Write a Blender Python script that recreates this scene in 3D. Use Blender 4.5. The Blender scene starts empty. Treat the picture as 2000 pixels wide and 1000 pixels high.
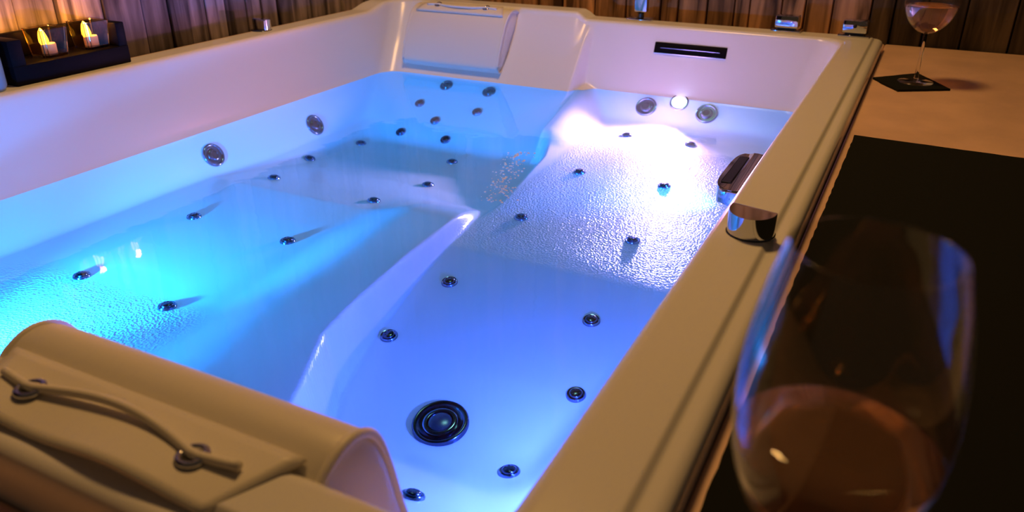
import bpy, bmesh, math, random
import numpy as np
from mathutils import Vector, Matrix

random.seed(7)
np.random.seed(7)
SC = bpy.context.scene
COL = SC.collection

# ------------------------------------------------------------------ camera
CAM_H = 0.33                      # metres above the tub rim (rim top is z = 0)
FPX = 1540.0                      # focal length in pixels of the 2000 px wide frame
R = np.array([[0.89145319, 0.19581717, -0.40861578],
              [0.45311281, -0.38525029, 0.80390982],
              [0.0, -0.90179701, -0.43215987]])     # world = R @ (right, down, forward)
cam_d = bpy.data.cameras.new('camera')
cam = bpy.data.objects.new('camera', cam_d)
COL.objects.link(cam)
m = Matrix.Identity(4)
for i in range(3):
    m[i][0] = R[i, 0]; m[i][1] = -R[i, 1]; m[i][2] = -R[i, 2]
m[2][3] = CAM_H
cam.matrix_world = m
cam_d.sensor_width = 36.0
cam_d.lens = 36.0 * FPX / 2000.0
cam_d.clip_start = 0.02
cam_d.dof.use_dof = True
cam_d.dof.focus_distance = 1.15
cam_d.dof.aperture_fstop = 7.0
SC.camera = cam

# ------------------------------------------------------------------ world, lights, exposure
SC.view_settings.view_transform = 'Standard'
SC.view_settings.look = 'None'
SC.view_settings.gamma = 1.0
SC.view_settings.use_curve_mapping = False
SC.view_settings.exposure = 0.0
w = bpy.data.worlds.new('room_dark')
SC.world = w
w.use_nodes = True
w.node_tree.nodes['Background'].inputs[0].default_value = (1.0, 0.62, 0.36, 1)
w.node_tree.nodes['Background'].inputs[1].default_value = 0.035


def light(name, kind, loc, energy, color, size=0.02, aim=None, angle=None, blend=0.15, size_y=None):
    d = bpy.data.lights.new(name, kind)
    d.energy = energy
    d.color = color
    if kind == 'AREA':
        d.size = size
        if size_y:
            d.shape = 'RECTANGLE'; d.size_y = size_y
    else:
        d.shadow_soft_size = size
    o = bpy.data.objects.new(name, d)
    COL.objects.link(o)
    o.location = loc
    if aim is not None:
        v = Vector(aim) - Vector(loc)
        o.rotation_euler = v.to_track_quat('-Z', 'Y').to_euler()
    if kind == 'SPOT':
        d.spot_size = math.radians(angle or 120)
        d.spot_blend = blend
    return o


# warm ceiling lamp of the room, above and a little behind the near end
light('ceiling_lamp_light', 'AREA', (-0.76, 1.32, 1.70), 18.0, (1.0, 0.53, 0.165), 0.35, aim=(-0.70, 1.2, 0))
# coloured lamps in the tub walls (their housings are built with the tub); the right-wall two are added fill
L1 = (-0.50, 1.845, -0.168)
L2 = (-1.03, 0.375, -0.170)
L3 = (-0.228, 0.62, -0.172)  # added, unseen under the right rim: fill for the near lane
L4 = (-0.228, 1.42, -0.172)  # added, unseen under the right rim: blue fill for the far seat
light('tub_lamp_pink', 'SPOT', L1, 72.0, (1.0, 0.24, 0.42), 0.012, aim=(-0.74, 0.9, -0.24), angle=136, blend=0.7)
light('tub_lamp_pink_beam', 'SPOT', L1, 45.0, (1.0, 0.26, 0.42), 0.012, aim=(-0.93, 1.27, -0.255), angle=32, blend=1.0)
light('tub_lamp_cyan', 'SPOT', L2, 17.0, (0.02, 0.34, 1.0), 0.015, aim=(-0.85, 1.35, -0.22), angle=140, blend=0.6)
light('tub_lamp_cyan_beam', 'SPOT', L2, 150.0, (0.02, 0.36, 1.0), 0.015, aim=(-0.98, 1.8, -0.28), angle=70, blend=1.0)
light('added_fill_blue', 'SPOT', L3, 10.0, (0.15, 0.15, 1.0), 0.012, aim=(-1.2, 0.9, -0.19), angle=170, blend=0.2)
light('added_fill_deep_blue', 'SPOT', L4, 26.0, (0.02, 0.22, 1.0), 0.012, aim=(-1.2, 1.50, -0.25), angle=84, blend=1.0)

# ------------------------------------------------------------------ helpers


def tag(o, label=None, cat=None, group=None, kind=None):
    if label: o['label'] = label
    if cat: o['category'] = cat
    if group: o['group'] = group
    if kind: o['kind'] = kind
    return o


def empty(name, loc=(0, 0, 0), rz=0.0):
    o = bpy.data.objects.new(name, None)
    o.empty_display_size = 0.03
    COL.objects.link(o)
    o.location = loc
    o.rotation_euler = (0, 0, rz)
    return o


def mesh_obj(name, verts, faces, mat, parent=None, smooth=True):
    me = bpy.data.meshes.new(name)
    me.from_pydata([tuple(map(float, v)) for v in verts], [], [tuple(map(int, f)) for f in faces])
    me.update()
    if smooth:
        me.polygons.foreach_set('use_smooth', [True] * len(me.polygons))
    if mat: me.materials.append(mat)
    o = bpy.data.objects.new(name, me)
    COL.objects.link(o)
    if parent: o.parent = parent
    return o


def bm_obj(name, bm, mat, parent=None, smooth=False, auto=None):
    me = bpy.data.meshes.new(name)
    bm.normal_update()
    bm.to_mesh(me); bm.free()
    if smooth:
        me.polygons.foreach_set('use_smooth', [True] * len(me.polygons))
    if mat: me.materials.append(mat)
    if auto is not None and smooth:
        me.set_sharp_from_angle(angle=math.radians(auto))
    o = bpy.data.objects.new(name, me)
    COL.objects.link(o)
    if parent: o.parent = parent
    return o


def box_bm(x0, x1, y0, y1, z0, z1, bev=0.0, seg=2, bm=None):
    bm2 = bmesh.new()
    bmesh.ops.create_cube(bm2, size=1.0)
    for v in bm2.verts:
        v.co.x = x0 if v.co.x < 0 else x1
        v.co.y = y0 if v.co.y < 0 else y1
        v.co.z = z0 if v.co.z < 0 else z1
    if bev:
        bmesh.ops.bevel(bm2, geom=bm2.edges[:], offset=bev, segments=seg, affect='EDGES', profile=0.5)
    if bm is None:
        return bm2
    me = bpy.data.meshes.new('tmp'); bm2.to_mesh(me); bm2.free()
    bm.from_mesh(me); bpy.data.meshes.remove(me)
    return bm


def box(name, x0, x1, y0, y1, z0, z1, mat, parent=None, bev=0.0, seg=2):
    return bm_obj(name, box_bm(x0, x1, y0, y1, z0, z1, bev, seg), mat, parent, smooth=bev > 0, auto=40)


def lathe_data(profile, n=48):
    """profile: list of (r, z); closes at r = 0 ends."""
    V, F = [], []
    rings = []
    for r, z in profile:
        if r < 1e-7:
            rings.append([len(V)]); V.append((0, 0, z))
        else:
            ids = []
            for k in range(n):
                a = 2 * math.pi * k / n
                ids.append(len(V)); V.append((r * math.cos(a), r * math.sin(a), z))
            rings.append(ids)
    for a, b in zip(rings[:-1], rings[1:]):
        for k in range(n):
            k2 = (k + 1) % n
            if len(a) == 1 and len(b) == 1: continue
            if len(a) == 1: F.append((a[0], b[k2], b[k]))
            elif len(b) == 1: F.append((a[k], a[k2], b[0]))
            else: F.append((a[k], a[k2], b[k2], b[k]))
    return V, F


def fix_normals(o):
    bm = bmesh.new(); bm.from_mesh(o.data)
    bmesh.ops.recalc_face_normals(bm, faces=bm.faces[:])
    bm.to_mesh(o.data); bm.free()
    return o


def lathe(name, profile, mat, parent=None, n=48, auto=None):
    V, F = lathe_data(profile, n)
    o = mesh_obj(name, V, F, mat, parent)
    fix_normals(o)
    if auto: o.data.set_sharp_from_angle(angle=math.radians(auto))
    return o


def tube(name, pts, rad, mat, parent=None, n=10, closed=False):
    P = [Vector(p) for p in pts]
    V, F = [], []
    N = len(P)
    up = Vector((0, 0, 1))
    for i in range(N):
        if closed:
            t = P[(i + 1) % N] - P[i - 1]
        else:
            t = P[min(i + 1, N - 1)] - P[max(i - 1, 0)]
        t.normalize()
        a = t.cross(up)
        if a.length < 0.05: a = t.cross(Vector((1, 0, 0)))
        a.normalize(); b = a.cross(t)
        r = rad[i] if isinstance(rad, (list, tuple)) else rad
        for k in range(n):
            q = 2 * math.pi * k / n
            V.append(P[i] + a * (r * math.cos(q)) + b * (r * math.sin(q)))
    rng = N if closed else N - 1
    for i in range(rng):
        j = (i + 1) % N
        for k in range(n):
            k2 = (k + 1) % n
            F.append((i * n + k, i * n + k2, j * n + k2, j * n + k))
    if not closed:
        F.append(tuple(range(n))[::-1]); F.append(tuple((N - 1) * n + k for k in range(n)))
    return fix_normals(mesh_obj(name, V, F, mat, parent))


# ------------------------------------------------------------------ materials
def mat(name, col, rough=0.5, metal=0.0, spec=0.5, bump=None, bump_scale=80, bump_dist=0.002,
        vary=0.0, vary_scale=6, stretch=(1, 1, 1), trans=0.0, ior=1.45, emit=None, emit_s=0.0, coat=0.0):
    M = bpy.data.materials.new(name)
    M.use_nodes = True
    nt = M.node_tree
    b = nt.nodes['Principled BSDF']
    b.inputs['Base Color'].default_value = (*col, 1)
    b.inputs['Roughness'].default_value = rough
    b.inputs['Metallic'].default_value = metal
    b.inputs['Specular IOR Level'].default_value = spec
    b.inputs['IOR'].default_value = ior
    b.inputs['Transmission Weight'].default_value = trans
    b.inputs['Coat Weight'].default_value = coat
    if emit:
        b.inputs['Emission Color'].default_value = (*emit, 1)
        b.inputs['Emission Strength'].default_value = emit_s
    tc = mp = None
    if vary or bump:
        tc = nt.nodes.new('ShaderNodeTexCoord')
        mp = nt.nodes.new('ShaderNodeMapping')
        mp.inputs['Scale'].default_value = stretch
        nt.links.new(tc.outputs['Object'], mp.inputs['Vector'])
    if vary:
        n = nt.nodes.new('ShaderNodeTexNoise')
        n.inputs['Scale'].default_value = vary_scale
        n.inputs['Detail'].default_value = 6
        nt.links.new(mp.outputs[0], n.inputs['Vector'])
        r = nt.nodes.new('ShaderNodeValToRGB')
        r.color_ramp.elements[0].position = 0.3
        r.color_ramp.elements[1].position = 0.7
        r.color_ramp.elements[0].color = (*[c * (1 - vary) for c in col], 1)
        r.color_ramp.elements[1].color = (*[min(1, c * (1 + vary)) for c in col], 1)
        nt.links.new(n.outputs[0], r.inputs[0])
        nt.links.new(r.outputs[0], b.inputs['Base Color'])
    if bump:
        n = nt.nodes.new('ShaderNodeTexNoise')
        n.inputs['Scale'].default_value = bump_scale
        n.inputs['Detail'].default_value = 4
        nt.links.new(mp.outputs[0], n.inputs['Vector'])
        bp = nt.nodes.new('ShaderNodeBump')
        bp.inputs['Strength'].default_value = bump
        bp.inputs['Distance'].default_value = bump_dist
        nt.links.new(n.outputs[0], bp.inputs['Height'])
        nt.links.new(bp.outputs[0], b.inputs['Normal'])
    return M


ACRYLIC = mat('white_acrylic', (0.80, 0.79, 0.77), rough=0.22, spec=0.5)
PILLOW = mat('cream_vinyl', (0.78, 0.74, 0.66), rough=0.45, bump=0.15, bump_scale=500, bump_dist=0.0005)
JETM = mat('jet_chrome', (0.20, 0.25, 0.34), rough=0.12, metal=1.0)
CHROME = mat('chrome', (0.62, 0.63, 0.66), rough=0.06, metal=1.0)
DARKCHROME = mat('dark_chrome', (0.09, 0.11, 0.15), rough=0.18, metal=1.0)
NOZZLE = mat('jet_nozzle', (0.10, 0.12, 0.16), rough=0.25, metal=0.8)
HOLE = mat('jet_hole', (0.004, 0.004, 0.006), rough=0.5)
BLACKPL = mat('black_lacquer', (0.004, 0.004, 0.005), rough=0.5, spec=0.06)
CLOTH = mat('black_cloth', (0.012, 0.013, 0.011), rough=0.95, spec=0.1, bump=0.5, bump_scale=900, bump_dist=0.001)
DECK = mat('tan_stone_deck', (0.76, 0.50, 0.36), rough=0.5, vary=0.12, vary_scale=9, bump=0.12, bump_scale=60)
GLASS = mat('clear_glass', (1, 1, 1), rough=0.0, trans=1.0, ior=1.45)
WINE = mat('rose_wine', (1.0, 0.58, 0.36), rough=0.0, trans=0.90, ior=1.34)
GLOWGLASS = mat('flame_glow_glass', (1.0, 0.80, 0.58), rough=0.04, trans=1.0, ior=1.3)  # clear cup glass with the flame's orange glow put into its colour
WAX = mat('white_wax', (0.85, 0.75, 0.68), rough=0.6)
FLAME = mat('flame', (1, 0.7, 0.1), rough=0.8, emit=(1.0, 0.52, 0.03), emit_s=4.0)
TEALGLASS = mat('blue_glass', (0.35, 0.55, 0.65), rough=0.2, trans=0.5)

# thin glass of the wine glasses: clear, with Fresnel reflection
TGLASS = bpy.data.materials.new('thin_glass'); TGLASS.use_nodes = True
nt = TGLASS.node_tree; nt.nodes.clear()
o_ = nt.nodes.new('ShaderNodeOutputMaterial'); m_ = nt.nodes.new('ShaderNodeMixShader'); f_ = nt.nodes.new('ShaderNodeMath'); f_.operation = 'MULTIPLY_ADD'     # Schlick reflectance, the same from both sides of the thin wall
ge_ = nt.nodes.new('ShaderNodeNewGeometry'); d_ = nt.nodes.new('ShaderNodeVectorMath'); d_.operation = 'DOT_PRODUCT'
nt.links.new(ge_.outputs['Incoming'], d_.inputs[0]); nt.links.new(ge_.outputs['Normal'], d_.inputs[1])
a_ = nt.nodes.new('ShaderNodeMath'); a_.operation = 'ABSOLUTE'; nt.links.new(d_.outputs['Value'], a_.inputs[0])
i_ = nt.nodes.new('ShaderNodeMath'); i_.operation = 'SUBTRACT'; i_.inputs[0].default_value = 1.0; nt.links.new(a_.outputs[0], i_.inputs[1])
p_ = nt.nodes.new('ShaderNodeMath'); p_.operation = 'POWER'; p_.inputs[1].default_value = 5.0; nt.links.new(i_.outputs[0], p_.inputs[0])
nt.links.new(p_.outputs[0], f_.inputs[0]); f_.inputs[1].default_value = 0.9; f_.inputs[2].default_value = 0.045
t_ = nt.nodes.new('ShaderNodeBsdfTransparent'); t_.inputs[0].default_value = (0.97, 0.97, 0.96, 1)
g_ = nt.nodes.new('ShaderNodeBsdfGlossy'); g_.inputs['Roughness'].default_value = 0.01
nt.links.new(f_.outputs[0], m_.inputs[0]); nt.links.new(t_.outputs[0], m_.inputs[1]); nt.links.new(g_.outputs[0], m_.inputs[2])
nt.links.new(m_.outputs[0], o_.inputs[0])

# acrylic floor: fine relief added for light sparkle on both foot areas
nt = ACRYLIC.node_tree
bs = nt.nodes['Principled BSDF']
tc = nt.nodes.new('ShaderNodeTexCoord')
sep = nt.nodes.new('ShaderNodeSeparateXYZ')
nt.links.new(tc.outputs['Object'], sep.inputs[0])


def nmath(op, a, b=None, clamp=False):
    n = nt.nodes.new('ShaderNodeMath'); n.operation = op; n.use_clamp = clamp
    for i, v in enumerate((a, b)):
        if v is None: continue
        if isinstance(v, (int, float)): n.inputs[i].default_value = v
        else: nt.links.new(v, n.inputs[i])
    return n.outputs[0]


def nrange(v, a, b):
    n = nt.nodes.new('ShaderNodeMapRange'); n.interpolation_type = 'SMOOTHSTEP'
    n.inputs['From Min'].default_value = a; n.inputs['From Max'].default_value = b
    nt.links.new(v, n.inputs['Value'])
    return n.outputs[0]


mR = nmath('MULTIPLY', nmath('MULTIPLY', nrange(sep.outputs[0], -0.68, -0.64), nrange(sep.outputs[0], -0.23, -0.29)),
           nmath('MULTIPLY', nrange(sep.outputs[1], 1.04, 1.14), nrange(sep.outputs[1], 1.74, 1.62)))
mL = nmath('MULTIPLY', nmath('MULTIPLY', nrange(sep.outputs[0], -0.80, -0.88), nrange(sep.outputs[0], -1.27, -1.20)),
           nmath('MULTIPLY', nrange(sep.outputs[1], 0.70, 0.62), nrange(sep.outputs[1], 0.40, 0.50)))
mz = nrange(sep.outputs[2], -0.19, -0.20)
mask = nmath('MULTIPLY', nmath('MAXIMUM', mR, mL), mz)
vor = nt.nodes.new('ShaderNodeTexVoronoi'); vor.inputs['Scale'].default_value = 240
noi = nt.nodes.new('ShaderNodeTexNoise'); noi.inputs['Scale'].default_value = 260; noi.inputs['Detail'].default_value = 3
nt.links.new(tc.outputs['Object'], vor.inputs['Vector']); nt.links.new(tc.outputs['Object'], noi.inputs['Vector'])
hgt = nmath('MULTIPLY', nmath('ADD', vor.outputs['Distance'], noi.outputs[0]), mask)
bp = nt.nodes.new('ShaderNodeBump'); bp.inputs['Distance'].default_value = 0.0022; bp.inputs['Strength'].default_value = 0.9
nt.links.new(hgt, bp.inputs['Height']); nt.links.new(bp.outputs[0], bs.inputs['Normal'])

# water: clear surface, Fresnel reflection, slight blue tint
WATER = bpy.data.materials.new('bath_water'); WATER.use_nodes = True
nt = WATER.node_tree; nt.nodes.clear()
out = nt.nodes.new('ShaderNodeOutputMaterial'); mix = nt.nodes.new('ShaderNodeMixShader')
fr = nt.nodes.new('ShaderNodeFresnel'); fr.inputs['IOR'].default_value = 1.33
tr = nt.nodes.new('ShaderNodeBsdfTransparent'); tr.inputs[0].default_value = (0.35, 0.68, 1.0, 1)
gl = nt.nodes.new('ShaderNodeBsdfGlossy'); gl.inputs['Roughness'].default_value = 0.03
wn = nt.nodes.new('ShaderNodeTexNoise'); wn.inputs['Scale'].default_value = 16; wn.inputs['Detail'].default_value = 2
wt = nt.nodes.new('ShaderNodeTexCoord'); nt.links.new(wt.outputs['Object'], wn.inputs['Vector'])
wb = nt.nodes.new('ShaderNodeBump'); wb.inputs['Strength'].default_value = 0.12; wb.inputs['Distance'].default_value = 0.004
nt.links.new(wn.outputs[0], wb.inputs['Height']); nt.links.new(wb.outputs[0], gl.inputs['Normal'])
lw = nt.nodes.new('ShaderNodeNewGeometry')
dt = nt.nodes.new('ShaderNodeVectorMath'); dt.operation = 'DOT_PRODUCT'
nt.links.new(lw.outputs['Incoming'], dt.inputs[0]); nt.links.new(lw.outputs['Normal'], dt.inputs[1])
gz = nt.nodes.new('ShaderNodeMapRange'); gz.interpolation_type = 'SMOOTHSTEP'      # near-total reflection at grazing angles
gz.inputs['From Min'].default_value = 0.23; gz.inputs['From Max'].default_value = 0.13
gz.inputs['To Min'].default_value = 0.0; gz.inputs['To Max'].default_value = 0.96
ab_ = nt.nodes.new('ShaderNodeMath'); ab_.operation = 'ABSOLUTE'; nt.links.new(dt.outputs['Value'], ab_.inputs[0])
nt.links.new(ab_.outputs[0], gz.inputs['Value'])
fmx = nt.nodes.new('ShaderNodeMath'); fmx.operation = 'MAXIMUM'
nt.links.new(fr.outputs[0], fmx.inputs[0]); nt.links.new(gz.outputs[0], fmx.inputs[1])
nt.links.new(fmx.outputs[0], mix.inputs[0]); nt.links.new(tr.outputs[0], mix.inputs[1]); nt.links.new(gl.outputs[0], mix.inputs[2])
nt.links.new(mix.outputs[0], out.inputs[0])
va = nt.nodes.new('ShaderNodeVolumeAbsorption')          # water takes up red light
va.inputs['Color'].default_value = (0.0, 0.88, 1.0, 1); va.inputs['Density'].default_value = 0.6
nt.links.new(va.outputs[0], out.inputs['Volume'])


def wood(name, c0, c1, sc):
    M = bpy.data.materials.new(name); M.use_nodes = True
    n = M.node_tree; b = n.nodes['Principled BSDF']
    t = n.nodes.new('ShaderNodeTexCoord'); oi = n.nodes.new('ShaderNodeObjectInfo')
    ad = n.nodes.new('ShaderNodeVectorMath'); ad.operation = 'ADD'
    n.links.new(t.outputs['Object'], ad.inputs[0]); n.links.new(oi.outputs['Location'], ad.inputs[1])
    mp = n.nodes.new('ShaderNodeMapping'); mp.inputs['Scale'].default_value = sc
    n.links.new(ad.outputs[0], mp.inputs[0])
    no = n.nodes.new('ShaderNodeTexNoise'); no.inputs['Scale'].default_value = 1.0; no.inputs['Detail'].default_value = 7
    no.inputs['Distortion'].default_value = 0.6
    n.links.new(mp.outputs[0], no.inputs['Vector'])
    r = n.nodes.new('ShaderNodeValToRGB')
    r.color_ramp.elements[0].position = 0.35; r.color_ramp.elements[1].position = 0.68
    r.color_ramp.elements[0].color = (*c0, 1); r.color_ramp.elements[1].color = (*c1, 1)
    n.links.new(no.outputs[0], r.inputs[0])
    hs = n.nodes.new('ShaderNodeHueSaturation')
    mr = n.nodes.new('ShaderNodeMapRange'); mr.inputs['To Min'].default_value = 0.55; mr.inputs['To Max'].default_value = 1.5
    n.links.new(oi.outputs['Random'], mr.inputs['Value']); n.links.new(mr.outputs[0], hs.inputs['Value'])
    n.links.new(r.outputs[0], hs.inputs['Color']); n.links.new(hs.outputs[0], b.inputs['Base Color'])
    bpn = n.nodes.new('ShaderNodeBump'); bpn.inputs['Strength'].default_value = 0.6; bpn.inputs['Distance'].default_value = 0.004
    n.links.new(no.outputs[0], bpn.inputs['Height']); n.links.new(bpn.outputs[0], b.inputs['Normal'])
    b.inputs['Roughness'].default_value = 0.6
    b.inputs['Specular IOR Level'].default_value = 0.2
    return M


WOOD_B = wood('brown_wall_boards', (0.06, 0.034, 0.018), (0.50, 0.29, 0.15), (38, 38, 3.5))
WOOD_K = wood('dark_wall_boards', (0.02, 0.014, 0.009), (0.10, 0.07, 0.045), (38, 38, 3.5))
WOOD_L = wood('grey_wall_boards', (0.035, 0.028, 0.028), (0.30, 0.255, 0.26), (38, 38, 3.5))

# ------------------------------------------------------------------ the room
FLOOR_Z = -0.60
WALL_Y, WALL_X = 2.15, -1.505
DECK_Z = -0.03
tag(box('floor', -1.62, 1.5, -1.2, 2.3, FLOOR_Z - 0.05, FLOOR_Z, mat('floor_tile', (0.20, 0.14, 0.10), rough=0.5, vary=0.1)),
    'dark brown floor of the spa room', None, None, 'structure')


def boards(root, axis, a0, a1, plane, mats, wmin, wmax):
    a = a0
    while a < a1:
        wd = random.uniform(wmin, wmax)
        t = random.uniform(0.008, 0.020)
        M = mats(a)
        if axis == 'x':
            box('board', -wd / 2 + 0.0015, wd / 2 - 0.0015, -t, 0, 0, 2.2, M, root, bev=0.002, seg=1).location = (a + wd / 2, plane, FLOOR_Z)
        else:
            box('board', 0, t, -wd / 2 + 0.0015, wd / 2 - 0.0015, 0, 2.2, M, root, bev=0.002, seg=1).location = (plane, a + wd / 2, FLOOR_Z)
        a += wd


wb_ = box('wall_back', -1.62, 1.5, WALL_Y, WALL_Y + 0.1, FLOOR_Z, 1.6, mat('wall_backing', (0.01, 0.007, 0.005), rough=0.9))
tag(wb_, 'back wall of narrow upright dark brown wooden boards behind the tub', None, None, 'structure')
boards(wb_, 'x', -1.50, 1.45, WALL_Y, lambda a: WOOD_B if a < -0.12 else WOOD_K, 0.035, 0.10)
wl_ = box('wall_left', WALL_X - 0.1, WALL_X, -1.2, WALL_Y + 0.1, FLOOR_Z, 1.6, wb_.data.materials[0])
tag(wl_, 'side wall of upright grey-brown boards behind the candles', None, None, 'structure')
boards(wl_, 'y', 0.2, 2.10, WALL_X, lambda a: WOOD_L, 0.05, 0.10)

# ------------------------------------------------------------------ tub surface
XI0, XI1, YI0, YI1 = -1.365, -0.160, 0.270, 1.965      # inner rim edge
XO0, XO1, YO0, YO1 = -1.450, -0.076, 0.200, 2.055      # outer rim edge
WATER_Z = -0.16
HUMP = 0.017
DIV = -0.765


def sm(x):
    x = np.clip(x, 0, 1); return x * x * (3 - 2 * x)


def inset(pairs, z):
    d = np.array([p[0] for p in pairs]); zz = np.array([p[1] for p in pairs])
    o = np.argsort(zz)
    return np.interp(z, zz[o], d[o])


LIP = [(-0.012, 0.0), (-0.0075, -0.0012), (-0.0035, -0.0040), (-0.001, -0.0075), (0.001, -0.012)]
SIDE = LIP + [(0.035, -0.16), (0.085, -0.25), (0.13, -0.285), (0.20, -0.36)]
FOOT = LIP + [(0.065, -0.16), (0.125, -0.215), (0.17, -0.245), (0.25, -0.36)]
BACK = LIP + [(0.125, -0.16), (0.30, -0.255), (0.36, -0.29), (0.46, -0.36)]
BACKN = LIP + [(0.050, -0.12), (0.110, -0.18), (0.26, -0.26), (0.36, -0.31), (0.46, -0.36)]   # steeper near end under the pillow
CORNER = 0.055


def wall_z(x, y):
    far_back = 1 - sm((x - (DIV - 0.012)) / 0.024)      # 1 = reclining end at far left
    near_back = sm((x - (DIV - 0.012)) / 0.024)         # 1 = reclining end at near right
    lo = np.full_like(x, -0.36); hi = np.zeros_like(x)
    for _ in range(34):
        z = (lo + hi) / 2
        s = inset(SIDE, z); f = inset(FOOT, z); b = inset(BACK, z); bn = inset(BACKN, z)
        x0 = XI0 + s; x1 = XI1 - s
        y0 = YI0 + f + (bn - f) * near_back
        y1 = YI1 - (f + (b - f) * far_back)
        cx, cy = (x0 + x1) / 2, (y0 + y1) / 2
        qx = np.abs(x - cx) - (x1 - x0) / 2 + CORNER
        qy = np.abs(y - cy) - (y1 - y0) / 2 + CORNER
        d = np.hypot(np.maximum(qx, 0), np.maximum(qy, 0)) + np.minimum(np.maximum(qx, qy), 0) - CORNER
        inside = d < 0                       # still inside the opening at this level: surface is lower
        hi = np.where(inside, z, hi); lo = np.where(inside, lo, z)
    return (lo + hi) / 2


def floor_z(x, y):
    zR = np.interp(y, [0.2, 0.5, 0.60, 0.68, 0.80, 0.95, 1.06, 1.5, 1.82, 2.0], [-.324, -.324, -.322, -.312, -.286, -.262, -.246, -.234, -.224, -.218])
    zL = np.interp(y, [0.2, 0.38, 0.7, 1.0, 1.12, 1.22, 1.34, 1.45, 1.66, 2.0], [-.222, -.226, -.236, -.238, -.241, -.253, -.272, -.281, -.285, -.287])
    xe = np.interp(y, [0.2, 0.9, 1.26, 1.54, 1.67, 2.0], [-0.655, -0.655, -0.662, -0.700, -0.742, -0.765])
    base = zL + (zR - zL) * sm((x - xe + 0.03) / 0.03)
    xr = np.interp(y, [0.2, 0.43, 0.585, 0.69, 0.776, 0.936, 1.12, 1.23, 1.33], [-.42, -.50, -.571, -.624, -.641, -.661, -.674, -.692, -.74])
    xl = np.interp(y, [0.2, 0.42, 0.566, 0.70, 0.787, 1.03, 1.30], [-.66, -.69, -.714, -.738, -.745, -.775, -.79])
    zt = np.interp(y, [0.2, 0.5, 1.1, 1.3], [-.205, -.211, -.214, -.220])
    k = sm((xr + 0.010 - x) / 0.016) * sm((x - (xl - 0.11)) / 0.13) * (1 - sm((y - 1.10) / 0.17))
    z = base + np.maximum(zt - base, 0) * k
    # divider between the far seat and the far foot area
    zd = np.interp(y, [1.60, 1.67, 1.86, 2.0], [-.218, -.210, -.162, -.13])
    kd = sm((x - DIV + 0.012) / 0.012) * (1 - sm((x - DIV - 0.012) / 0.10)) * sm((y - 1.60) / 0.07)
    z = z + np.maximum(zd - z, 0) * kd
    return z


def smax(a, b, k):
    h = np.clip(0.5 + 0.5 * (a - b) / k, 0, 1)
    return b + (a - b) * h + k * h * (1 - h)


def tub_z(x, y):
    x = np.asarray(x, float); y = np.asarray(y, float)
    wz = wall_z(x, y)
    z = np.where(wz > -0.10, wz, smax(floor_z(x, y), wz, 0.016))
    hump_f = (1 - sm((x + 0.815) / 0.035)) * sm((y - 1.82) / 0.10)
    hump_n = sm((x + 0.745) / 0.035) * (1 - sm((y - 0.315) / 0.10)) * (1 - sm((x + 0.20) / 0.045))
    hump = np.maximum(hump_f, hump_n)
    z = z + HUMP * hump * sm((wz + 0.10) / 0.10)
    # stepped and rounded outer edge of the rim
    e = np.minimum(np.minimum(x - XO0, XO1 - x), np.minimum(y - YO0, YO1 - y))
    e = np.maximum(e, 0)
    step = 0.005 * (1 - sm((e - 0.019) / 0.006))
    r = 0.011
    rnd = np.where(e < r, r - np.sqrt(np.maximum(r * r - (r - np.minimum(e, r)) ** 2, 0)), 0)
    return z - step - rnd


def axis_pts(o0, i0, i1, o1, extra):
    p = set()
    def add(a, b, s):
        n = max(1, int(round((b - a) / s)))
        for k in range(n + 1): p.add(round(a + (b - a) * k / n, 5))
    add(o0, o0 + 0.028, 0.0016); add(o0 + 0.028, i0 - 0.014, 0.008)
    add(i0 - 0.014, i0 + 0.004, 0.0015); add(i0 + 0.004, i0 + 0.14, 0.003)
    add(i0 + 0.14, i1 - 0.14, 0.0075)
    add(i1 - 0.14, i1 - 0.004, 0.003); add(i1 - 0.004, i1 + 0.014, 0.0015)
    add(i1 + 0.014, o1 - 0.028, 0.008); add(o1 - 0.028, o1, 0.0016)
    for a, b, s in extra: add(a, b, s)
    q = sorted(p)
    res = [q[0]]
    for v in q[1:]:
        if v - res[-1] > 0.0009: res.append(v)
    res[-1] = q[-1]
    return np.array(res)


xs = axis_pts(XO0, XI0, XI1, XO1, [(-0.80, -0.54, 0.003)])
ys = axis_pts(YO0, YI0, YI1, YO1, [])
GX, GY = np.meshgrid(xs, ys, indexing='ij')
GZ = tub_z(GX, GY)
NX, NY = GX.shape
PX, PY = GX.copy(), GY.copy()
RC = 0.03                                     # rounded outer corners
for sx, cx in ((-1, XO0 + RC), (1, XO1 - RC)):
    for sy, cy in ((-1, YO0 + RC), (1, YO1 - RC)):
        dx = (PX - cx) * sx; dy = (PY - cy) * sy
        msk = (dx > 0) & (dy > 0)
        rr = np.hypot(dx, dy); mx = np.maximum(dx, dy)
        f = np.where(msk & (rr > 0), mx / np.maximum(rr, 1e-9), 1)
        PX = np.where(msk, cx + sx * dx * f, PX); PY = np.where(msk, cy + sy * dy * f, PY)
V = np.stack([PX.ravel(), PY.ravel(), GZ.ravel()], 1)
idx = np.arange(NX * NY).reshape(NX, NY)
Fq = np.stack([idx[:-1, :-1].ravel(), idx[1:, :-1].ravel(), idx[1:, 1:].ravel(), idx[:-1, 1:].ravel()], 1)
loop = list(idx[:, 0]) + list(idx[-1, 1:]) + list(idx[-2::-1, -1]) + list(idx[0, -2:0:-1])
nb = len(V)
sk = V[loop].copy(); sk[:, 2] = FLOOR_Z
V = np.vstack([V, sk])
Fs = [(loop[(i + 1) % len(loop)], loop[i], nb + i, nb + (i + 1) % len(loop)) for i in range(len(loop))]
tub = empty('bathtub', ((XO0 + XO1) / 2, (YO0 + YO1) / 2, FLOOR_Z))
tag(tub, 'large white two-person whirlpool bathtub with blue and pink underwater light', 'bathtub')
TC = np.array(tub.location)
me = bpy.data.meshes.new('basin')
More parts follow.
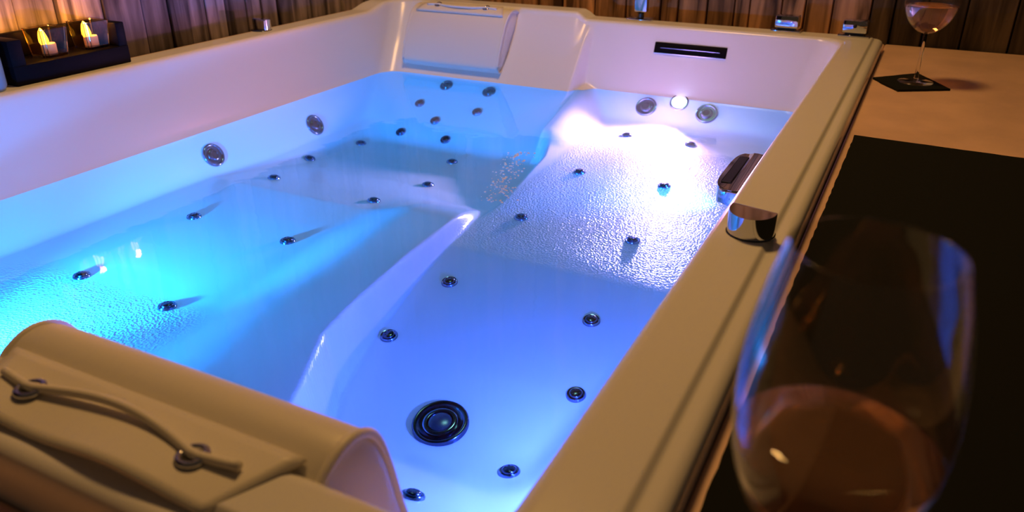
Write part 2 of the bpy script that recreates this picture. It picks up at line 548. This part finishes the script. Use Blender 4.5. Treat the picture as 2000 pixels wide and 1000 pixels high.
me.vertices.add(len(V)); me.vertices.foreach_set('co', V.ravel())
allf = np.vstack([Fq, np.array(Fs)])
me.loops.add(len(allf) * 4); me.loops.foreach_set('vertex_index', allf.ravel().astype(np.int32))
me.polygons.add(len(allf)); me.polygons.foreach_set('loop_start', np.arange(0, len(allf) * 4, 4, dtype=np.int32))
me.polygons.foreach_set('use_smooth', np.ones(len(allf), bool))
me.update(calc_edges=True); me.validate()
me.materials.append(ACRYLIC)
basin = bpy.data.objects.new('basin', me); COL.objects.link(basin)


def to_tub(o):
    """world-placed object becomes a part of the tub, keeping its place"""
    o.parent = tub
    o.location = Vector(o.location) - Vector(TC)
    return o


to_tub(basin)

# deck around the tub: one slab on each side, 3 cm below the rim
tag(box('deck', XO1 + 0.001, 0.75, -0.6, WALL_Y - 0.021, FLOOR_Z, DECK_Z, DECK, bev=0.004),
    'tan stone deck along the right side of the tub', None, None, 'structure')
tag(box('deck', WALL_X + 0.021, XO0 - 0.001, -0.6, WALL_Y - 0.021, FLOOR_Z, -0.012, DECK, bev=0.004),
    'narrow tan ledge between the tub and the wall with the candles', None, None, 'structure')
tag(box('deck', XO0 - 0.001, XO1 + 0.001, -0.6, YO0 - 0.001, FLOOR_Z, DECK_Z, DECK, bev=0.004),
    'tan stone deck at the near end of the tub', None, None, 'structure')
tag(box('deck', XO0 - 0.001, XO1 + 0.001, YO1 + 0.001, WALL_Y - 0.021, FLOOR_Z, DECK_Z, DECK, bev=0.004),
    'narrow tan ledge between the tub and the back wall', None, None, 'structure')

# ------------------------------------------------------------------ water
wx = np.linspace(XI0 + 0.01, XI1 - 0.01, 140); wy = np.linspace(YI0 + 0.02, YI1 - 0.02, 200)
WXX, WYY = np.meshgrid(wx, wy, indexing='ij')
tz = tub_z(WXX, WYY)
keep = tz < WATER_Z + 0.03
wid = -np.ones(WXX.shape, int); wv = []; wf = []
for i in range(139):
    for j in range(199):
        if keep[i, j] or keep[i + 1, j] or keep[i, j + 1] or keep[i + 1, j + 1]:
            q = []
            for a, b in ((i, j), (i + 1, j), (i + 1, j + 1), (i, j + 1)):
                if wid[a, b] < 0:
                    wid[a, b] = len(wv); wv.append((wx[a], wy[b], WATER_Z))
                q.append(wid[a, b])
            wf.append(q)
ed = {}
for f in wf:
    for k in range(4): ed[(f[k], f[(k + 1) % 4])] = 1
nw = len(wv)
wv += [(p[0], p[1], -0.345) for p in wv]                # body of the water; its sides and bottom end inside the tub shell
wf += [[nw + k for k in f[::-1]] for f in wf] + [[b, a, nw + a, nw + b] for a, b in ed if (b, a) not in ed]
wo = mesh_obj('bath_water', wv, wf, WATER, smooth=False)
tag(wo, 'clear still bath water glowing blue and pink in the tub', 'water', None, 'stuff')

# ------------------------------------------------------------------ placing things on the tub surface through a pixel of the photograph


def ray_dir(px, py):
    return R @ np.array([px - 1000.0, py - 500.0, FPX])


def hit(px, py):
    d = ray_dir(px, py); d = d / np.linalg.norm(d)
    t = np.arange(0.25, 3.2, 0.0015)
    P = np.array([0, 0, CAM_H])[None] + t[:, None] * d[None]
    ok = (P[:, 0] > XI0) & (P[:, 0] < XI1) & (P[:, 1] > YI0) & (P[:, 1] < YI1) & (P[:, 2] < -0.02)
    P = P[ok]
    zz = tub_z(P[:, 0], P[:, 1])
    k = int(np.argmax(P[:, 2] <= zz))
    p = P[k]
    e = 0.006
    gx = (tub_z(p[0] + e, p[1]) - tub_z(p[0] - e, p[1])) / (2 * e)
    gy = (tub_z(p[0], p[1] + e) - tub_z(p[0], p[1] - e)) / (2 * e)
    n = Vector((-float(gx), -float(gy), 1)).normalized()
    return Vector((p[0], p[1], float(tub_z(p[0], p[1])))), n


def stick(o, p, n):
    o.location = p
    o.rotation_euler = n.to_track_quat('Z', 'Y').to_euler()
    return to_tub(o)


def copy_part(o):
    c = o.copy(); COL.objects.link(c); c.parent = None
    for ch in o.children:
        d = ch.copy(); COL.objects.link(d); d.parent = c
    return c


# whirlpool jet: flange ring with a swivelling nozzle and dark bore
wj = lathe('whirlpool_jet', [(0.0, -0.004), (0.026, -0.004), (0.026, 0.0025), (0.0245, 0.0045), (0.022, 0.005), (0.0195, 0.0035), (0.018, 0.001), (0.0, 0.0008)], JETM, n=36, auto=50)
lathe('nozzle', [(0.0165, 0.0008), (0.0150, 0.004), (0.011, 0.0065), (0.0085, 0.0062), (0.0075, 0.0035), (0.0, 0.003)], DARKCHROME, wj, n=30, auto=50)
lathe('bore', [(0.0074, 0.0038), (0.0, 0.0042)], HOLE, wj, n=24)
aj = lathe('air_jet', [(0.0, -0.003), (0.0118, -0.003), (0.0118, 0.0018), (0.0105, 0.0035), (0.0090, 0.0030), (0.0, 0.0026)], JETM, n=24, auto=50)
lathe('jet_cap', [(0.0082, 0.0025), (0.0078, 0.0048), (0.006, 0.0058), (0.0, 0.0062)], DARKCHROME, aj, n=20, auto=60)
for k in range(6):
    a = k * math.pi / 3
    b = lathe('bore', [(0.0013, 0.0), (0.0, 0.0003)], HOLE, aj, n=8)
    b.location = (0.0045 * math.cos(a), 0.0045 * math.sin(a), 0.0060)

first = True
for (px, py), s in (((615, 245), 1.0), ((417, 305), 1.0), ((1262, 210), 1.02), ((1380, 223), 1.02), ((872, 168), 0.70), ((955, 180), 0.70)):
    o = wj if first else copy_part(wj)
    first = False
    p, n = hit(px, py)
    o.scale = (s, s, s)
    stick(o, p, n)
AIR = [(820, 203), (932, 220), (850, 237), (783, 259), (870, 274), (705, 281), (605, 311), (535, 348), (883, 317), (836, 362), (730, 393),
       (379, 424), (562, 472), (160, 540), (327, 600), (1225, 265), (1348, 283), (1132, 337), (1297, 364), (1018, 426), (1235, 471),
       (878, 553), (1155, 628), (760, 658), (1125, 773), (995, 924), (806, 970)]
first = True
for px, py in AIR:
    o = aj if first else copy_part(aj)
    first = False
    p, n = hit(px, py)
    o.scale = (1.14, 1.14, 1.14)
    stick(o, p, n)

# drain
dr = lathe('drain', [(0.0, -0.006), (0.033, -0.006), (0.033, 0.002), (0.0315, 0.004), (0.029, 0.0042), (0.0265, 0.002), (0.022, -0.001), (0.0, -0.001)], DARKCHROME, n=48, auto=50)
lathe('drain_ring', [(0.0205, -0.001), (0.0205, 0.003), (0.0185, 0.0045), (0.0155, 0.004), (0.0145, 0.0)], JETM, dr, n=40, auto=50)
lathe('drain_cap', [(0.0140, -0.001), (0.0135, 0.003), (0.009, 0.0048), (0.0, 0.0052)], NOZZLE, dr, n=32, auto=60)
p, n = hit(861, 831)
dr.scale = (1.13, 1.13, 1.13)
stick(dr, p + n * 0.003, n)

# lamps set in the tub walls, two of them added as fill
LENS = {}


def tub_lamp(loc, nrm, col, strength, hood=False):
    M = mat('lamp_lens', (0.9, 0.9, 0.9), rough=0.3, emit=col, emit_s=strength)
    o = lathe('wall_lamp', [(0.0, -0.008), (0.024, -0.008), (0.024, 0.001), (0.022, 0.003), (0.0195, 0.003), (0.019, -0.001), (0.0, -0.001)], CHROME, n=36, auto=50)
    lathe('lens', [(0.0185, -0.0005), (0.012, 0.002), (0.0, 0.003)], M, o, n=32)
    stick(o, Vector(loc), Vector(nrm).normalized())


def wall_point(x, y, dx, dy, z):
    """march from (x, y) along (dx, dy) until the tub surface rises to z"""
    for k in range(600):
        if float(tub_z(x, y)) >= z: break
        x += dx * 0.001; y += dy * 0.001
    e = 0.005
    gx = (tub_z(x + e, y) - tub_z(x - e, y)) / (2 * e); gy = (tub_z(x, y + e) - tub_z(x, y - e)) / (2 * e)
    return (x, y, z), (-float(gx), -float(gy), 1.0)


tub_lamp(*wall_point(L1[0], 1.7, 0, 1, L1[2]), (1.0, 0.8, 1.0), 40.0)
tub_lamp(*wall_point(L2[0], 0.6, 0, -1, L2[2]), (0.1, 0.6, 1.0), 40.0)
tub_lamp(*wall_point(-0.4, L3[1], 1, 0, L3[2]), (0.1, 0.35, 1.0), 40.0)  # housing of the added near fill
tub_lamp(*wall_point(-0.4, L4[1], 1, 0, L4[2]), (0.05, 0.3, 1.0), 40.0)  # housing of the added far fill

# overflow slot in the far wall
zs0 = -0.051
(sx_, sy_, sz_), sn = wall_point(-0.50, 1.85, 0, 1, zs0)
of = empty('overflow_slot')
of.empty_display_size = 0.02
q = Vector(sn).normalized()
fr_ = bm_obj('slot_frame', box_bm(-0.090, 0.090, -0.0135, 0.0135, -0.004, 0.003, 0.002), BLACKPL, of, smooth=True, auto=40)
bm_obj('slot_lip', box_bm(-0.074, 0.074, -0.0015, 0.0015, 0.0028, 0.0045, 0.0006, 1), JETM, of)
bm_obj('slot_sill', box_bm(-0.090, 0.090, -0.0152, -0.0134, -0.003, 0.005, 0.0008, 1), CHROME, of)
of.location = (sx_, sy_, sz_)
X_ = Vector((1, 0, 0)); Z_ = q; Y_ = Z_.cross(X_).normalized()
of.rotation_euler = Matrix((X_, Y_, Z_)).transposed().to_euler()
to_tub(of)


# D-shaped chrome knobs on the long rims
def d_knob(loc, rz):
    bm = bmesh.new()
    r, hgt, cut = 0.0240, 0.026, 0.006
    pts = []
    a0 = math.asin(cut / r)
    for k in range(41):
        a = math.pi - a0 + (math.pi + 2 * a0) * k / 40
        pts.append((r * math.cos(a), r * math.sin(a)))
    lo = [bm.verts.new((x, y, 0.0)) for x, y in pts]
    hi = [bm.verts.new((x, y, hgt + 0.10 * (y))) for x, y in pts]
    bm.faces.new(hi); bm.faces.new(lo[::-1])
    N = len(pts)
    for k in range(N):
        bm.faces.new((lo[k], lo[(k + 1) % N], hi[(k + 1) % N], hi[k]))
    top = [e for e in bm.edges if e.verts[0] in hi and e.verts[1] in hi]
    bmesh.ops.bevel(bm, geom=top, offset=0.0022, segments=3, affect='EDGES', profile=0.5)
    o = bm_obj('control_knob', bm, CHROME, smooth=True, auto=35)
    lathe('knob_base', [(0.0, 0.0), (0.0250, 0.0), (0.0250, 0.0012), (0.0, 0.0012)], DARKCHROME, o, n=36)
    o.location = loc
    o.rotation_euler = (0, 0, rz)
    to_tub(o)


d_knob((-0.118, 0.775, 0.0), math.radians(-12))
d_knob((-1.420, 1.462, 0.0), math.radians(168))

# chrome waterfall spout on the right inner wall
bm = bmesh.new()
prof = []
for k in range(33):
    a = math.pi / 2 + math.pi * k / 32
    ca, sa = math.cos(a), math.sin(a)
    prof.append((-0.043 * abs(ca) ** 0.45, 0.088 * math.copysign(abs(sa) ** 0.55, sa)))
for z in (0, 1):
    pass
lo = [bm.verts.new((x, y, -0.011)) for x, y in prof]
hi = [bm.verts.new((x, y, 0.011)) for x, y in prof]
bm.faces.new(hi); bm.faces.new(lo[::-1])
for k in range(len(prof)):
    bm.faces.new((lo[k], lo[(k + 1) % len(prof)], hi[(k + 1) % len(prof)], hi[k]))
bmesh.ops.bevel(bm, geom=[e for e in bm.edges if abs(e.verts[0].co.z - e.verts[1].co.z) < 1e-6], offset=0.004, segments=3, affect='EDGES', profile=0.5)
sp = bm_obj('spout', bm, CHROME, smooth=True, auto=35)
bm_obj('spout_mouth', box_bm(-0.036, -0.022, -0.060, 0.060, 0.0105, 0.0122, 0.0015, 2), DARKCHROME, sp)
sp.location = (-0.168, 1.085, -0.052)
to_tub(sp)

# mixer controls on the far rim
for x, y, rz in ((-0.291, 2.022, 0.0), (-0.140, 2.022, 0.0)):
    o = box('mixer_handle', -0.0265, 0.0265, -0.018, 0.018, 0.009, 0.037, CHROME, bev=0.003)
    box('cover_plate', -0.034, 0.034, -0.022, 0.022, 0.0, 0.0052, CHROME, o, bev=0.0015)
    box('neck', -0.020, 0.020, -0.014, 0.014, 0.0045, 0.0098, HOLE, o)
    if x > -0.2:
        b = lathe('indicator', [(0.0045, 0.0), (0.004, 0.0008), (0.0, 0.001)], HOLE, o, n=16)
        b.rotation_euler = (math.radians(90), 0, 0); b.location = (0.0, -0.0180, 0.025)
    o.location = (x, y, 0.0)
    to_tub(o)

# hand shower standing in its holder on the far rim
hs = empty('hand_shower', (-0.655, 2.022, 0.0))
tag(hs, 'chrome stick hand shower upright in its holder on the far rim', 'hand shower')
box('holder_plate', -0.032, 0.032, -0.022, 0.022, 0.0, 0.006, CHROME, hs, bev=0.0015)
lathe('holder_neck', [(0.0, 0.005), (0.008, 0.005), (0.007, 0.016), (0.011, 0.020), (0.0, 0.020)], DARKCHROME, hs, n=24, auto=40)
box('shower_stick', -0.0165, 0.0165, -0.010, 0.010, 0.0195, 0.20, CHROME, hs, bev=0.004)
box('spray_face', -0.011, 0.011, -0.0112, -0.0095, 0.09, 0.185, DARKCHROME, hs, bev=0.0005)


# ------------------------------------------------------------------ pillows (local: x along the pillow, y towards the middle of the tub)
def pillow(loc, rz, label, sag, upright=False):
    P = empty('bath_pillow', loc, rz)
    tag(P, label, 'pillow', 'padded tub pillows')
    ctrl = [(-0.004, 0.008), (0.014, 0.022), (0.040, 0.022), (0.064, 0.008), (0.086, -0.020), (0.106, -0.058), (0.120, -0.095), (0.124, -0.116), (0.113, -0.128), (0.099, -0.121), (0.065, -0.072), (0.025, -0.024)]
    if upright:
        ctrl = [(-0.004, 0.008), (0.012, 0.024), (0.034, 0.026), (0.053, 0.012), (0.064, -0.020), (0.073, -0.060), (0.082, -0.095), (0.084, -0.118), (0.074, -0.128), (0.063, -0.120), (0.043, -0.070), (0.018, -0.024)]
    pts = []
    n = len(ctrl)
    for i in range(n):                       # closed Catmull-Rom
        p0, p1, p2, p3 = [np.array(ctrl[(i + k) % n]) for k in (-1, 0, 1, 2)]
        for s in range(5):
            t = s / 5
            pts.append(0.5 * ((2 * p1) + (-p0 + p2) * t + (2 * p0 - 5 * p1 + 4 * p2 - p3) * t * t + (-p0 + 3 * p1 - 3 * p2 + p3) * t ** 3))
    pts = np.array(pts); c = pts.mean(0)
    L = 0.148
    xsn = [-L, -L * 0.985, -L * 0.95, -L * 0.8, -L * 0.4, 0, L * 0.4, L * 0.8, L * 0.95, L * 0.985, L]
    scl = [0.965, 0.99, 1.0, 1.006, 1.01, 1.012, 1.01, 1.006, 1.0, 0.99, 0.965]
    Vv, Ff = [], []
    m_ = len(pts)
    for xx, s in zip(xsn, scl):
        for q in pts:
            r_ = c + (q - c) * s
            Vv.append((xx, r_[0], r_[1]))
    for i in range(len(xsn) - 1):
        for k in range(m_):
            k2 = (k + 1) % m_
            Ff.append((i * m_ + k, i * m_ + k2, (i + 1) * m_ + k2, (i + 1) * m_ + k))
    fix_normals(mesh_obj('cushion', Vv, Ff, PILLOW, P))
    for s in (-1, 1):
        Vv, Ff = [], []
        for sc_, dx in ((0.965, 0.0), (0.90, -0.0015), (0.82, 0.002), (0.5, 0.006)):
            for q in pts:
                r_ = c + (q - c) * sc_; Vv.append((s * (L + dx), r_[0], r_[1]))
        Vv.append((s * (L + 0.007), c[0], c[1]))
        for i in range(3):
            for k in range(m_):
                k2 = (k + 1) % m_
                Ff.append((i * m_ + k, i * m_ + k2, (i + 1) * m_ + k2, (i + 1) * m_ + k))
        for k in range(m_): Ff.append((3 * m_ + k, 3 * m_ + (k + 1) % m_, 4 * m_))
        fix_normals(mesh_obj('end_panel', Vv, Ff, PILLOW, P))
        tube('piping', [(s * L, *(c + (q - c) * 0.975)) for q in pts], 0.0036, PILLOW, P, n=8, closed=True)
    fy, fd, ey = (0.004, 0.058, -0.026) if upright else (0.066, 0.052, 0.045)

    def flap_z(p):
        return 0.0230 if upright else float(np.interp(p, [0.014, 0.030, 0.040, 0.050, 0.058, 0.066], [0.0275, 0.0275, 0.0265, 0.0225, 0.0175, 0.0115]))
    # flap that lies back over the rim, with two eyelets and a cord
    Vv, Ff = [], []
    nx, ny = 25, 9
    for a in range(nx):
        u = a / (nx - 1)
        for b in range(ny):
            v = b / (ny - 1)
            xx = (u - 0.5) * (0.270 - 0.05 * v)
            yy = fy - fd * v
            zz = flap_z(yy) - 0.0015 - 0.001 * v + 0.0035 * math.sin(u * 9.0 + sag) * v * upright + 0.0015
            Vv.append((xx, yy, zz))
    for a in range(nx - 1):
        for b in range(ny - 1):
            Ff.append((a * ny + b, (a + 1) * ny + b, (a + 1) * ny + b + 1, a * ny + b + 1))
    fl = mesh_obj('flap', Vv, Ff, PILLOW, P)
    md = fl.modifiers.new('thick', 'SOLIDIFY'); md.thickness = 0.0035; md.offset = 0
    ez = flap_z(ey) + 0.001
    ta = 0.0 if upright else math.radians(26)
    for s in (-1, 1):
        g = lathe('eyelet', [(0.0105, 0.0), (0.0105, 0.0022), (0.008, 0.0030), (0.0058, 0.0018), (0.0058, -0.003)], CHROME, P, n=24)
        g.location = (s * 0.075, ey, ez + 0.0008); g.rotation_euler = (-ta, 0, 0)
        h_ = lathe('bore', [(0.0058, 0.0), (0.0, 0.0)], HOLE, g, n=16)
        h_.location = (0, 0, 0.0008)
    cp = []
    for k in range(31):
        u = -1 + 2 * k / 30
        xx = u * 0.108
        yy = ey + (0.011 * (1 - (xx / 0.075) ** 2) if abs(xx) < 0.075 else 0.004 * (abs(xx) - 0.075) / 0.03)
        zz = flap_z(yy) + 0.0055 + 0.002 * math.cos(u * 4)
        cp.append((xx, yy, zz))
    tube('cord', cp, 0.0032, PILLOW, P, n=8)
    return P


pillow((-1.128, YI1 + 0.000, -0.010), math.pi, 'cream padded tub pillow hanging at the far end under the corner of the walls', 0.3)
pillow((-0.411, YI0 - 0.000, -0.004), 0.0, 'cream padded tub pillow seen from behind at the near end', 2.0, True)


# ------------------------------------------------------------------ candles
HX0, HX1, HY0, HY1 = -1.482, -1.392, 0.832, 1.068
LZ = 0.0
ch = empty('candle_holder', ((HX0 + HX1) / 2, (HY0 + HY1) / 2, LZ))
tag(ch, 'black lacquered stepped candle holder on the tub rim against the wall', 'candle holder')
box('base_block', -0.045, 0.045, -0.118, 0.118, 0.0, 0.034, BLACKPL, ch, bev=0.002)
box('back_panel', -0.045, -0.030, -0.118, 0.118, 0.034, 0.078, BLACKPL, ch, bev=0.002)
box('end_panel', -0.031, 0.044, 0.0985, 0.118, 0.033, 0.078, BLACKPL, ch, bev=0.002)
box('end_panel', -0.031, 0.044, -0.118, -0.092, 0.033, 0.078, BLACKPL, ch, bev=0.002)


def votive(y, label):
    t = empty('votive_candle', (-1.430, y, LZ + 0.0345))
    tag(t, label, 'candle', 'lit votive candles in the holder')
    s, s2, hh, tt = 0.023, 0.0275, 0.050, 0.0022
    bm = bmesh.new()
    def ring(r, z):
        return [bm.verts.new((x * r, yy * r, z)) for x, yy in ((-1, -1), (1, -1), (1, 1), (-1, 1))]
    a, b, c_, d_ = ring(s, 0), ring(s2, hh), ring(s2 - tt, hh), ring(s - tt, 0.004)
    bm.faces.new(a[::-1])
    for p_, q_ in ((a, b), (b, c_), (c_, d_)):
        for k in range(4):
            bm.faces.new((p_[k], p_[(k + 1) % 4], q_[(k + 1) % 4], q_[k]))
    bm.faces.new(d_)
    bmesh.ops.recalc_face_normals(bm, faces=bm.faces[:])
    bmesh.ops.bevel(bm, geom=[e for e in bm.edges if abs(e.verts[0].co.z - e.verts[1].co.z) > 0.01], offset=0.004, segments=3, affect='EDGES')
    bm_obj('glass_cup', bm, GLOWGLASS, t, smooth=True, auto=40)
    lathe('wax', [(0.0, 0.0045), (0.0120, 0.0045), (0.0122, 0.020), (0.0110, 0.022), (0.0, 0.019)], WAX, t, n=28, auto=40)
    f = lathe('flame', [(0.0, 0.0), (0.0060, 0.002), (0.0078, 0.007), (0.0070, 0.014), (0.0050, 0.022), (0.0026, 0.028), (0.0, 0.031)], FLAME, t, n=20)
    f.location = (0, -0.006, 0.0195); f.rotation_euler = (math.radians(6), 0, 0)
    tube('wick', [(0, -0.002, 0.018), (0, -0.003, 0.025)], 0.0007, HOLE, t, n=6)
    l = light('flame_light', 'POINT', (-1.430, y - 0.003, LZ + 0.0345 + 0.056), 0.55, (1.0, 0.36, 0.05), 0.006)
    return t


votive(0.930, 'lit votive candle in square glass, nearer the left edge of the black holder')
votive(1.018, 'lit votive candle in square glass, nearer the chrome knob on the left rim')

jar = empty('glass_jar', (-1.404, 0.7940, 0.0))
tag(jar, 'small blue-grey glass jar cut by the left edge beside the candle holder', 'jar')
lathe('jar_body', [(0.0, 0.0), (0.020, 0.0), (0.024, 0.01), (0.024, 0.055), (0.018, 0.064), (0.018, 0.07), (0.0, 0.07)], TEALGLASS, jar, n=32, auto=50)
lathe('jar_lid', [(0.0, 0.0702), (0.020, 0.0702), (0.020, 0.080), (0.0, 0.082)], BLACKPL, jar, n=32, auto=50)


# ------------------------------------------------------------------ mat, coaster, wine glasses on the deck
def rag_sheet(name, corners, th, mat_, nx, ny, amp):
    c = [np.array(p) for p in corners]      # ccw
    Vv, Ff = [], []
    for i in range(nx):
        for j in range(ny):
            u, v = i / (nx - 1), j / (ny - 1)
            p = c[0] * (1 - u) * (1 - v) + c[1] * u * (1 - v) + c[2] * u * v + c[3] * (1 - u) * v
            ed = min(u, 1 - u, v, 1 - v)
            a = amp if ed < 1e-6 else 0
            Vv.append((p[0] + random.uniform(-a, a) + amp * 2 * math.sin(v * 7 + 1.2) * (u < 0.5), p[1] + random.uniform(-a, a), 0.0))
    for i in range(nx - 1):
        for j in range(ny - 1):
            Ff.append((i * ny + j, (i + 1) * ny + j, (i + 1) * ny + j + 1, i * ny + j + 1))
    o = mesh_obj(name, Vv, Ff, mat_)
    bm = bmesh.new(); bm.from_mesh(o.data)
    r_ = bmesh.ops.extrude_face_region(bm, geom=bm.faces[:])
    for v in r_['geom']:
        if isinstance(v, bmesh.types.BMVert): v.co.z += th
    bmesh.ops.recalc_face_normals(bm, faces=bm.faces[:])
    bm.to_mesh(o.data); bm.free()
    o.data.set_sharp_from_angle(angle=math.radians(40))
    return o


pm = rag_sheet('placemat', [(-0.064, -0.30), (0.42, -0.30), (0.42, 1.262), (-0.064, 1.285)], 0.004, CLOTH, 40, 120, 0.0007)
pm.location = (0, 0, DECK_Z)
tag(pm, 'black cloth mat spread on the deck under the near wine glass', 'mat')
co = rag_sheet('coaster', [(-0.021, 1.628), (0.067, 1.680), (0.008, 1.800), (-0.071, 1.718)], 0.004, CLOTH, 12, 12, 0.0006)
co.location = (0, 0, DECK_Z)
tag(co, 'small black square coaster under the far wine glass', 'coaster')


def wine_glass(loc, label, prof, stem_h, wine_z, foot_r):
    """prof: outer bowl profile (r, z) from the bottom of the bowl up to the rim, z measured from the top of the stem"""
    G = empty('wine_glass', loc)
    tag(G, label, 'wine glass', 'stemmed glasses of pale wine on the deck')
    pr = np.array(prof)
    tt = np.linspace(0, len(pr) - 1, 60)
    from_ = []
    for t in tt:                               # Catmull-Rom through the profile
        i = min(int(t), len(pr) - 2); f = t - i
        p0 = pr[max(i - 1, 0)]; p1 = pr[i]; p2 = pr[i + 1]; p3 = pr[min(i + 2, len(pr) - 1)]
        q = 0.5 * ((2 * p1) + (-p0 + p2) * f + (2 * p0 - 5 * p1 + 4 * p2 - p3) * f * f + (-p0 + 3 * p1 - 3 * p2 + p3) * f ** 3)
        from_.append((max(0.0, q[0]), q[1] + stem_h))
    from_[0] = (0.0, stem_h)
    th = 0.0011
    inner = []
    for k, (r, z) in enumerate(from_):
        a = np.array(from_[max(k - 1, 0)]); b = np.array(from_[min(k + 1, 59)])
        d = b - a; d /= np.linalg.norm(d)
        nrm = np.array([-d[1], d[0]])
        inner.append((max(0.0, r + nrm[0] * th), z + nrm[1] * th))
    inner[0] = (0.0, from_[0][1] + 0.0018)
    outer_full = from_[1:]
    bowl_prof = [(0.0, stem_h - 0.0004), (0.0034, stem_h - 0.0002)] + [p for p in outer_full if p[0] > 0.0036] + [inner[-1]] + inner[-2:0:-1] + [inner[0]]
    lathe('bowl', bowl_prof, TGLASS, G, n=72)
    lathe('stem', [(0.0, 0.004), (0.006, 0.004), (0.0042, 0.010), (0.0034, 0.025), (0.0032, stem_h * 0.6), (0.0034, stem_h - 0.0006), (0.0, stem_h - 0.0006)], GLASS, G, n=20)
    lathe('foot', [(0.0, 0.0), (foot_r, 0.0), (foot_r, 0.0012), (foot_r * 0.5, 0.0022), (0.006, 0.0038), (0.0, 0.0038)], GLASS, G, n=48)
    wp = [(0.0, inner[0][1] + 0.0001)]
    for r, z in inner[1:]:
        if z < wine_z + stem_h and r > 0.001: wp.append((r - 0.0001, z))
    zt = wine_z + stem_h
    rt = np.interp(zt, [z for _, z in inner], [r for r, _ in inner])
    wp += [(rt - 0.0001, zt - 0.0002), (rt * 0.5, zt - 0.0004), (0.0, zt - 0.0004)]
    lathe('wine', wp, WINE, G, n=64)
    return G


wine_glass((0.006, 1.710, DECK_Z + 0.0041), 'stemmed wine glass of pale rose wine on the small black coaster',
           [(0.0, 0.0), (0.018, 0.006), (0.036, 0.024), (0.0455, 0.046), (0.047, 0.060), (0.043, 0.080), (0.037, 0.100), (0.034, 0.112)], 0.091, 0.052, 0.032)
wine_glass((0.0010, 0.3085, DECK_Z + 0.0041), 'large out-of-focus wine glass in the right foreground on the black mat',
           [(0.0, 0.0), (0.019, 0.005), (0.034, 0.019), (0.0425, 0.044), (0.0450, 0.070), (0.0438, 0.094), (0.0395, 0.120), (0.0350, 0.138), (0.0328, 0.146)], 0.081, 0.054, 0.036)

# ------------------------------------------------------------------ tiny beads standing in for light glints over the foot area edge
bv, bf = [], []
ico = bmesh.new(); bmesh.ops.create_icosphere(ico, subdivisions=1, radius=1.0)
iv = [tuple(v.co) for v in ico.verts]; fi = [tuple(v.index for v in f.verts) for f in ico.faces]; ico.free()
for k in range(190):
    y = random.uniform(1.08, 1.35); x = -0.585 - 0.07 * (y - 1.08) / 0.24 + random.gauss(0, 0.014)
    r = random.uniform(0.0010, 0.0028)
    b0 = len(bv)
    bv += [(x + a * r, y + b * r, WATER_Z + 0.0005 + c * r * 0.6) for a, b, c in iv]
    bf += [tuple(b0 + q for q in f) for f in fi]
ab = mesh_obj('water_glints', bv, bf, mat('glint_white', (0.9, 0.95, 1.0), rough=0.1, spec=0.8))
tag(ab, 'scatter of tiny beads standing in for glints of light on the water at the edge of the pink light', 'glints', None, 'stuff')
